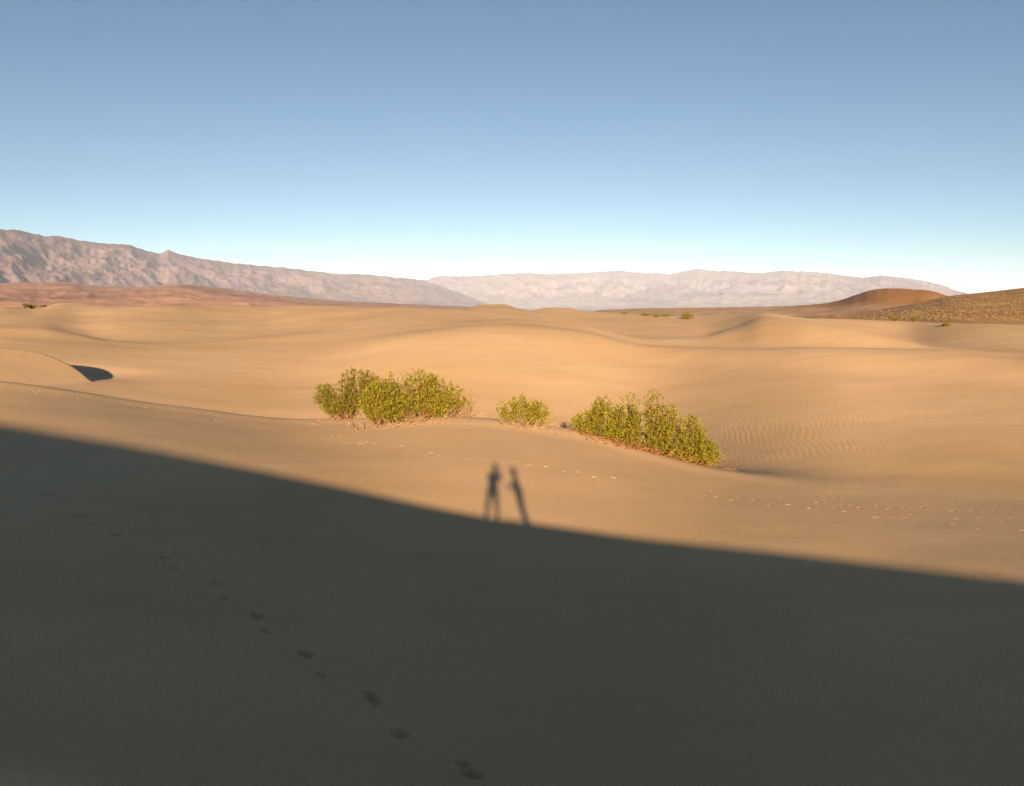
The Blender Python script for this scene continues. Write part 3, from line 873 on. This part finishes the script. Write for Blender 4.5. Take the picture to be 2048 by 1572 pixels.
# scrub and dry grass all over the right-hand slope: too many to count
def scrub():
    rng = np.random.RandomState(4)
    C = []; D_ = []; S_ = []
    dg = bpy.context.evaluated_depsgraph_get()
    obs = [o for o in COL.objects if o.name in ('scrub_slope', 'brown_knoll')]
    from mathutils.bvhtree import BVHTree
    trees = []
    for o in obs:
        vs = [v.co.copy() for v in o.data.vertices]; ps = [tuple(p.vertices) for p in o.data.polygons]
        trees.append((o.name, BVHTree.FromPolygons(vs, ps)))
    cnt = 0
    for i in range(8000):
        px = rng.uniform(1560, 2300); py = rng.uniform(572, 642)
        r_, s_ = ray(px, py)
        dv = Vector((math.sin(r_), math.cos(r_), float(s_))).normalized()
        best = None
        for nm, tr in trees:
            h = tr.ray_cast(Vector((0, 0, 0)), dv)
            if h[0] is not None and (best is None or h[3] < best[1]): best = (h[0], h[3], nm)
        if best is None: continue
        p, dist, nm = best
        if nm == 'brown_knoll': continue
        if rng.rand() > 0.45 + 0.9 * float(perlin(px / 40, py / 9, 3)) + 0.25: continue
        sz = rng.uniform(0.25, 0.7) * (1.5 if py > 622 else 1)
        m_ = 6
        C.append(np.array(p) + rng.normal(0, 1, (m_, 3)) * np.array((0.45, 0.45, 0.22)) * sz + np.array((0, 0, 0.3 * sz))); D_.append(np.tile((0, 0, 1.0), (m_, 1)))
    C = np.concatenate(C); D_ = np.concatenate(D_)
    me = leaves_mesh('dry_scrub', C, D_, 0.42, rng)
    o = new_obj('dry_scrub', me, leaf_material('dry_scrub_leaf', (0.22, 0.13, 0.045), (0.31, 0.19, 0.07), 0.1))
    tag(o, 'pale dry scrub covering the slope right of the brown knoll', kind='stuff')
scrub()

# ------------------------------------------------------------------ the two people on the crest behind the view
def skin_body(name, joints, edges, radii_, material, parent=None, sub=2, root=0):
    me = bpy.data.meshes.new(name)
    me.from_pydata([Vector(j) for j in joints], edges, [])
    o = bpy.data.objects.new(name, me); COL.objects.link(o)
    if parent: o.parent = parent
    sk = o.modifiers.new('skin', 'SKIN'); sk.use_smooth_shade = True
    for i, r in enumerate(radii_):
        v = me.skin_vertices[0].data[i]
        v.radius = (r, r) if not isinstance(r, tuple) else r
        v.use_root = (i == root)
    ss = o.modifiers.new('sub', 'SUBSURF'); ss.levels = sub; ss.render_levels = sub
    dg = bpy.context.evaluated_depsgraph_get()
    m2 = bpy.data.meshes.new_from_object(o.evaluated_get(dg))
    bpy.data.objects.remove(o)
    for p in m2.polygons: p.use_smooth = True
    return new_obj(name, m2, material, parent)

M_SKIN = mat('skin', (0.42, 0.24, 0.16), 0.5)
M_SHIRT1 = mat('grey_shirt_cloth', (0.12, 0.13, 0.15), 0.9)
M_SHIRT2 = mat('blue_jacket_cloth', (0.05, 0.08, 0.14), 0.9)
M_TROUS = mat('dark_trouser_cloth', (0.05, 0.05, 0.06), 0.9)
M_HAIR = mat('brown_hair', (0.06, 0.035, 0.02), 0.7)
M_SHOE = mat('shoe_leather', (0.09, 0.06, 0.04), 0.6)
M_DEV = mat('camera_plastic', (0.02, 0.02, 0.02), 0.4)

def make_head(center, facing, scale, material, hairmat, parent, long_hair=False):
    """head with brow, nose, chin and ears from a displaced sphere"""
    bm = bmesh.new(); bmesh.ops.create_uvsphere(bm, u_segments=40, v_segments=32, radius=1.0)
    for v in bm.verts:
        x, y, z = v.co
        # local: +y is the face
        sx, sy, sz = 0.076, 0.098, 0.115
        if z < 0: sx *= 1 - 0.28 * (-z) ** 1.5; sy *= 1 - 0.10 * (-z)
        nx, ny, nz = x * sx, y * sy, z * sz
        if y > 0.6 and abs(x) < 0.32 and -0.35 < z < 0.15:
            ny += 0.024 * (1 - abs(x) / 0.32) * (1 - abs((z + 0.2) / 0.35)) if abs(z + 0.2) < 0.35 else 0
        for ex in (-0.38, 0.38):
            q = math.hypot((x - ex) / 0.2, (z - 0.05) / 0.12)
            if y > 0 and q < 1: ny -= 0.008 * (1 - q)
        q = math.hypot(x / 0.3, (z + 0.52) / 0.06)
        if y > 0 and q < 1: ny -= 0.004 * (1 - q)
        if y > 0 and z < -0.75: ny += 0.012 * y
        if abs(x) > 0.9 and abs(y) < 0.3 and abs(z) < 0.25: nx *= 1.14
        v.co = (nx, ny, nz)
    R = Matrix.Rotation(facing, 4, 'Z')
    for v in bm.verts: v.co = R @ (v.co * scale) + Vector(center)
    me = bpy.data.meshes.new('head'); bm.to_mesh(me); bm.free()
    for p in me.polygons: p.use_smooth = True
    h = new_obj('head', me, material, parent)
    bm = bmesh.new(); bmesh.ops.create_uvsphere(bm, u_segments=32, v_segments=24, radius=1.0)
    for v in bm.verts:
        x, y, z = v.co
        nx, ny, nz = x * 0.087, y * 0.108 - 0.008, z * 0.122 + 0.008
        if y > 0.15 and z < 0.55: nx *= 0.8; ny = min(ny, 0.045); nz *= 0.9
        if z < -0.2 and not long_hair: nx *= 0.82; ny = ny * 0.85 - 0.01
        if z < 0 and long_hair and y < 0.2: nz += z * 0.14; ny -= 0.01
        v.co = R @ (Vector((nx, ny, nz)) * scale) + Vector(center)
    me = bpy.data.meshes.new('hair'); bm.to_mesh(me); bm.free()
    for p in me.polygons: p.use_smooth = True
    new_obj('hair', me, hairmat, parent)
    return h

def fingers(joints, edges, rad, wrist_i, palm, fdir, spread, curl, up):
    """adds palm and five finger chains to the skeleton"""
    palm = Vector(palm); fdir = Vector(fdir).normalized(); spread = Vector(spread).normalized(); curl = Vector(curl).normalized()
    pi = len(joints); joints.append(tuple(palm)); rad.append((0.030, 0.016)); edges.append((wrist_i, pi))
    for k, (off, ln) in enumerate(((-0.030, 0.068), (-0.010, 0.078), (0.010, 0.074), (0.029, 0.058))):
        b = palm + spread * off + fdir * 0.045
        i0 = len(joints); joints.append(tuple(b)); rad.append(0.0095); edges.append((pi, i0))
        p = b + (fdir * 0.8 + curl * 0.6).normalized() * ln * 0.45; joints.append(tuple(p)); rad.append(0.0085); edges.append((i0, i0 + 1))
        p = p + (fdir * 0.3 + curl * 1.0).normalized() * ln * 0.33; joints.append(tuple(p)); rad.append(0.0075); edges.append((i0 + 1, i0 + 2))
        p = p + (curl - fdir * 0.3).normalized() * ln * 0.25; joints.append(tuple(p)); rad.append(0.0065); edges.append((i0 + 2, i0 + 3))
    b = palm - spread * 0.035 - fdir * 0.005
    i0 = len(joints); joints.append(tuple(b)); rad.append(0.012); edges.append((pi, i0))
    p = b - spread * 0.02 + fdir * 0.028 + curl * 0.012; joints.append(tuple(p)); rad.append(0.0105); edges.append((i0, i0 + 1))
    p = p + fdir * 0.024 + curl * 0.014; joints.append(tuple(p)); rad.append(0.009); edges.append((i0 + 1, i0 + 2))

def person(name, feet, hip, chest, neck, head, facing, elbows, wrists, hand_dirs, label, shirt, long_hair=False, knees=None):
    root = bpy.data.objects.new(name, None); COL.objects.link(root)
    gx = (feet[0][0] + feet[1][0]) / 2; gy = (feet[0][1] + feet[1][1]) / 2
    B = Vector((gx, gy, min(feet[0][2], feet[1][2])))
    root.location = B; tag(root, label, 'person', 'people standing on the crest')
    f = lambda p: tuple(Vector(p) - B)
    fx, fy = math.sin(-facing), math.cos(facing)   # facing: rotation about Z of +Y
    F = Vector((-math.sin(facing), math.cos(facing), 0)); S = Vector((math.cos(facing), math.sin(facing), 0))
    hip, chest, neck, head = Vector(hip), Vector(chest), Vector(neck), Vector(head)
    # body: one continuous surface
    J = [f(hip), f(hip.lerp(chest, 0.5)), f(chest), f(neck), f(neck.lerp(head, 0.6))]
    R = [(0.135, 0.105), (0.115, 0.09), (0.140, 0.10), 0.058, 0.055]
    E = [(0, 1), (1, 2), (2, 3), (3, 4)]
    for sd, i in ((-1, 0), (1, 1)):
        ft = Vector(feet[i]); hj = hip + S * 0.095 * sd - Vector((0, 0, 0.06))
        kn = hj.lerp(ft + Vector((0, 0, 0.08)), 0.5) + F * 0.03
        n = len(J)
        J += [f(hj), f(hj.lerp(kn, 0.45)), f(kn), f(kn.lerp(ft, 0.35) - F * 0.015), f(ft + Vector((0, 0, 0.09))), f(ft + Vector((0, 0, 0.045)) + F * 0.02), f(ft + Vector((0, 0, 0.03)) + F * 0.15)]
        R += [0.092, 0.082, 0.060, 0.056, 0.040, 0.042, 0.032]
        E += [(0, n), (n, n + 1), (n + 1, n + 2), (n + 2, n + 3), (n + 3, n + 4), (n + 4, n + 5), (n + 5, n + 6)]
    for sd, i in ((-1, 0), (1, 1)):
        sh = chest.lerp(neck, 0.45) + S * 0.155 * sd; el = Vector(elbows[i]); wr = Vector(wrists[i])
        n = len(J)
        J += [f(sh), f(sh.lerp(el, 0.5)), f(el), f(el.lerp(wr, 0.4)), f(wr)]
        R += [0.055, 0.047, 0.039, 0.038, 0.024]
        E += [(2, n), (n, n + 1), (n + 1, n + 2), (n + 2, n + 3), (n + 3, n + 4)]
        fd, sp, cu = hand_dirs[i]
        pal = Vector(wr) + Vector(fd).normalized() * 0.055
        fingers(J, E, R, n + 4, f(pal), fd, sp, cu, None)
    skin_body('body', J, E, R, M_SKIN, root)
    # shirt and trousers follow the body
    Js = [f(hip - Vector((0, 0, 0.07))), f(hip.lerp(chest, 0.45)), f(chest), f(neck - Vector((0, 0, 0.03)))]
    Rs = [(0.175, 0.140), (0.150, 0.125), (0.172, 0.130), 0.078]; Es = [(0, 1), (1, 2), (2, 3)]
    for sd, i in ((-1, 0), (1, 1)):
        sh = chest.lerp(neck, 0.45) + S * 0.155 * sd; el = Vector(elbows[i]); wr = Vector(wrists[i])
        n = len(Js); Js += [f(sh), f(sh.lerp(el, 0.5)), f(el), f(el.lerp(wr, 0.4)), f(el.lerp(wr, 0.88))]
        Rs += [0.067, 0.058, 0.050, 0.047, 0.036]; Es += [(2, n), (n, n + 1), (n + 1, n + 2), (n + 2, n + 3), (n + 3, n + 4)]
    skin_body('jacket', Js, Es, Rs, shirt, root)
    Jt = [f(hip + Vector((0, 0, 0.16))), f(hip)]; Rt = [(0.150, 0.12), (0.172, 0.135)]; Et = [(0, 1)]
    for sd, i in ((-1, 0), (1, 1)):
        ft = Vector(feet[i]); hj = hip + S * 0.095 * sd - Vector((0, 0, 0.06)); kn = hj.lerp(ft + Vector((0, 0, 0.08)), 0.5) + F * 0.03
        n = len(Jt); Jt += [f(hj), f(hj.lerp(kn, 0.45)), f(kn), f(kn.lerp(ft, 0.35) - F * 0.015), f(ft + Vector((0, 0, 0.11)))]
        Rt += [0.100, 0.086, 0.064, 0.058, 0.048]; Et += [(1, n), (n, n + 1), (n + 1, n + 2), (n + 2, n + 3), (n + 3, n + 4)]
        skin_body('shoe', [f(ft + Vector((0, 0, 0.06)) - F * 0.03), f(ft + Vector((0, 0, 0.045)) + F * 0.06), f(ft + Vector((0, 0, 0.035)) + F * 0.17)],
                  [(0, 1), (1, 2)], [0.052, 0.050, 0.040], M_SHOE, root)
    skin_body('trousers', Jt, Et, Rt, M_TROUS, root)
    make_head(f(head), facing, 1.0, M_SKIN, M_HAIR, root, long_hair)
    return root

def gzv(x, y): return float(near_dune(np.array(x), np.array(y)))
PYB = -0.34
fl = (-0.28, PYB, gzv(-0.28, PYB)); fr = (0.05, PYB, gzv(0.05, PYB)); g0 = gzv(-0.1, PYB)
H = -g0  # camera height over the sand
person('person', [fl, fr], (-0.10, PYB - 0.02, g0 + 0.92), (-0.08, PYB, g0 + 1.27), (-0.055, PYB + 0.01, g0 + 1.48), (-0.04, PYB + 0.06, g0 + 1.63), 0.0,
       [(-0.235, PYB + 0.14, g0 + 1.15), (0.16, PYB + 0.12, g0 + 1.15)], [(-0.115, -0.10, -0.075), (0.115, -0.10, -0.075)],
       [((0.35, 0.0, 1.0), (0, 1, 0), (1, 0, 0.2)), ((-0.35, 0.0, 1.0), (0, 1, 0), (-1, 0, 0.2))],
       'photographer with feet apart and both elbows out, seen as the left shadow on the sand', M_SHIRT1)
# the camera in their hands sits right behind the point of view
def make_camera_device():
    bm = bmesh.new()
    def box(cx, cy, cz, sx, sy, sz):
        r = bmesh.ops.create_cube(bm, size=1.0)
        for v in r['verts']: v.co = Vector((cx + v.co.x * sx, cy + v.co.y * sy, cz + v.co.z * sz))
    box(0, 0, 0, 0.15, 0.045, 0.085); box(0, 0, 0.05, 0.05, 0.04, 0.025); box(0.055, 0.008, 0.002, 0.035, 0.055, 0.08)
    bmesh.ops.bevel(bm, geom=bm.edges[:], offset=0.004, segments=2, affect='EDGES')
    me = bpy.data.meshes.new('camera_body'); bm.to_mesh(me); bm.free()
    root = bpy.data.objects.new('handheld_camera', None); COL.objects.link(root); root.location = (0, -0.10, 0)
    tag(root, 'black handheld camera held up to the photographer\'s face, lost inside the left shadow', 'camera')
    new_obj('camera_body', me, M_DEV, root)
    bm = bmesh.new(); r = bmesh.ops.create_cone(bm, cap_ends=True, segments=32, radius1=0.032, radius2=0.030, depth=0.05)
    for v in bm.verts: v.co = Vector((v.co.x, v.co.z + 0.045, v.co.y))
    bmesh.ops.recalc_face_normals(bm, faces=bm.faces)
    me = bpy.data.meshes.new('lens'); bm.to_mesh(me); bm.free()
    new_obj('lens', me, M_DEV, root)
make_camera_device()

# companion, seen side-on, leaning towards the photographer
PX2 = 0.86; PY2 = -0.30; g1 = gzv(PX2, PY2)
person('person', [(PX2 - 0.02, PY2 - 0.06, gzv(PX2 - .02, PY2 - .06)), (PX2 + 0.03, PY2 + 0.07, gzv(PX2 + .03, PY2 + .07))], (0.70, PY2, g1 + 0.90), (0.625, PY2, g1 + 1.24), (0.59, PY2, g1 + 1.45), (0.565, PY2, g1 + 1.60), math.radians(80),
       [(0.60, PY2 - 0.20, g1 + 1.04), (0.57, PY2 + 0.20, g1 + 1.04)], [(0.43, PY2 - 0.07, g1 + 1.14), (0.42, PY2 + 0.07, g1 + 1.14)],
       [((-1, 0.4, 0.1), (0, 0, 1), (0, 1, 0)), ((-1, -0.4, 0.1), (0, 0, 1), (0, -1, 0))],
       'slim companion turned sideways with legs together, seen as the right shadow on the sand', M_SHIRT2, True)

# ------------------------------------------------------------------ haze
def haze():
    me = bpy.data.meshes.new('haze')
    bm = bmesh.new(); bmesh.ops.create_cube(bm, size=1.0); bm.to_mesh(me); bm.free()
    zlo = min(float(np.min(Z)), -30) - 1.0
    zhi = 1150.0
    for v in me.vertices:
        v.co = Vector((v.co.x * 52000, v.co.y * 52000, zlo + (v.co.z + 0.5) * (zhi - zlo)))
    m = bpy.data.materials.new('desert_haze'); m.use_nodes = True
    t = m.node_tree; t.nodes.clear()
    out = t.nodes.new('ShaderNodeOutputMaterial'); pv = t.nodes.new('ShaderNodeVolumePrincipled')
    pv.inputs['Color'].default_value = (0.66, 0.78, 1.0, 1)
    pv.inputs['Density'].default_value = 2.0e-5
    pv.inputs['Anisotropy'].default_value = -0.35
    t.links.new(pv.outputs[0], out.inputs['Volume'])
    o = new_obj('haze', me, m); tag(o, kind='stuff')
haze()
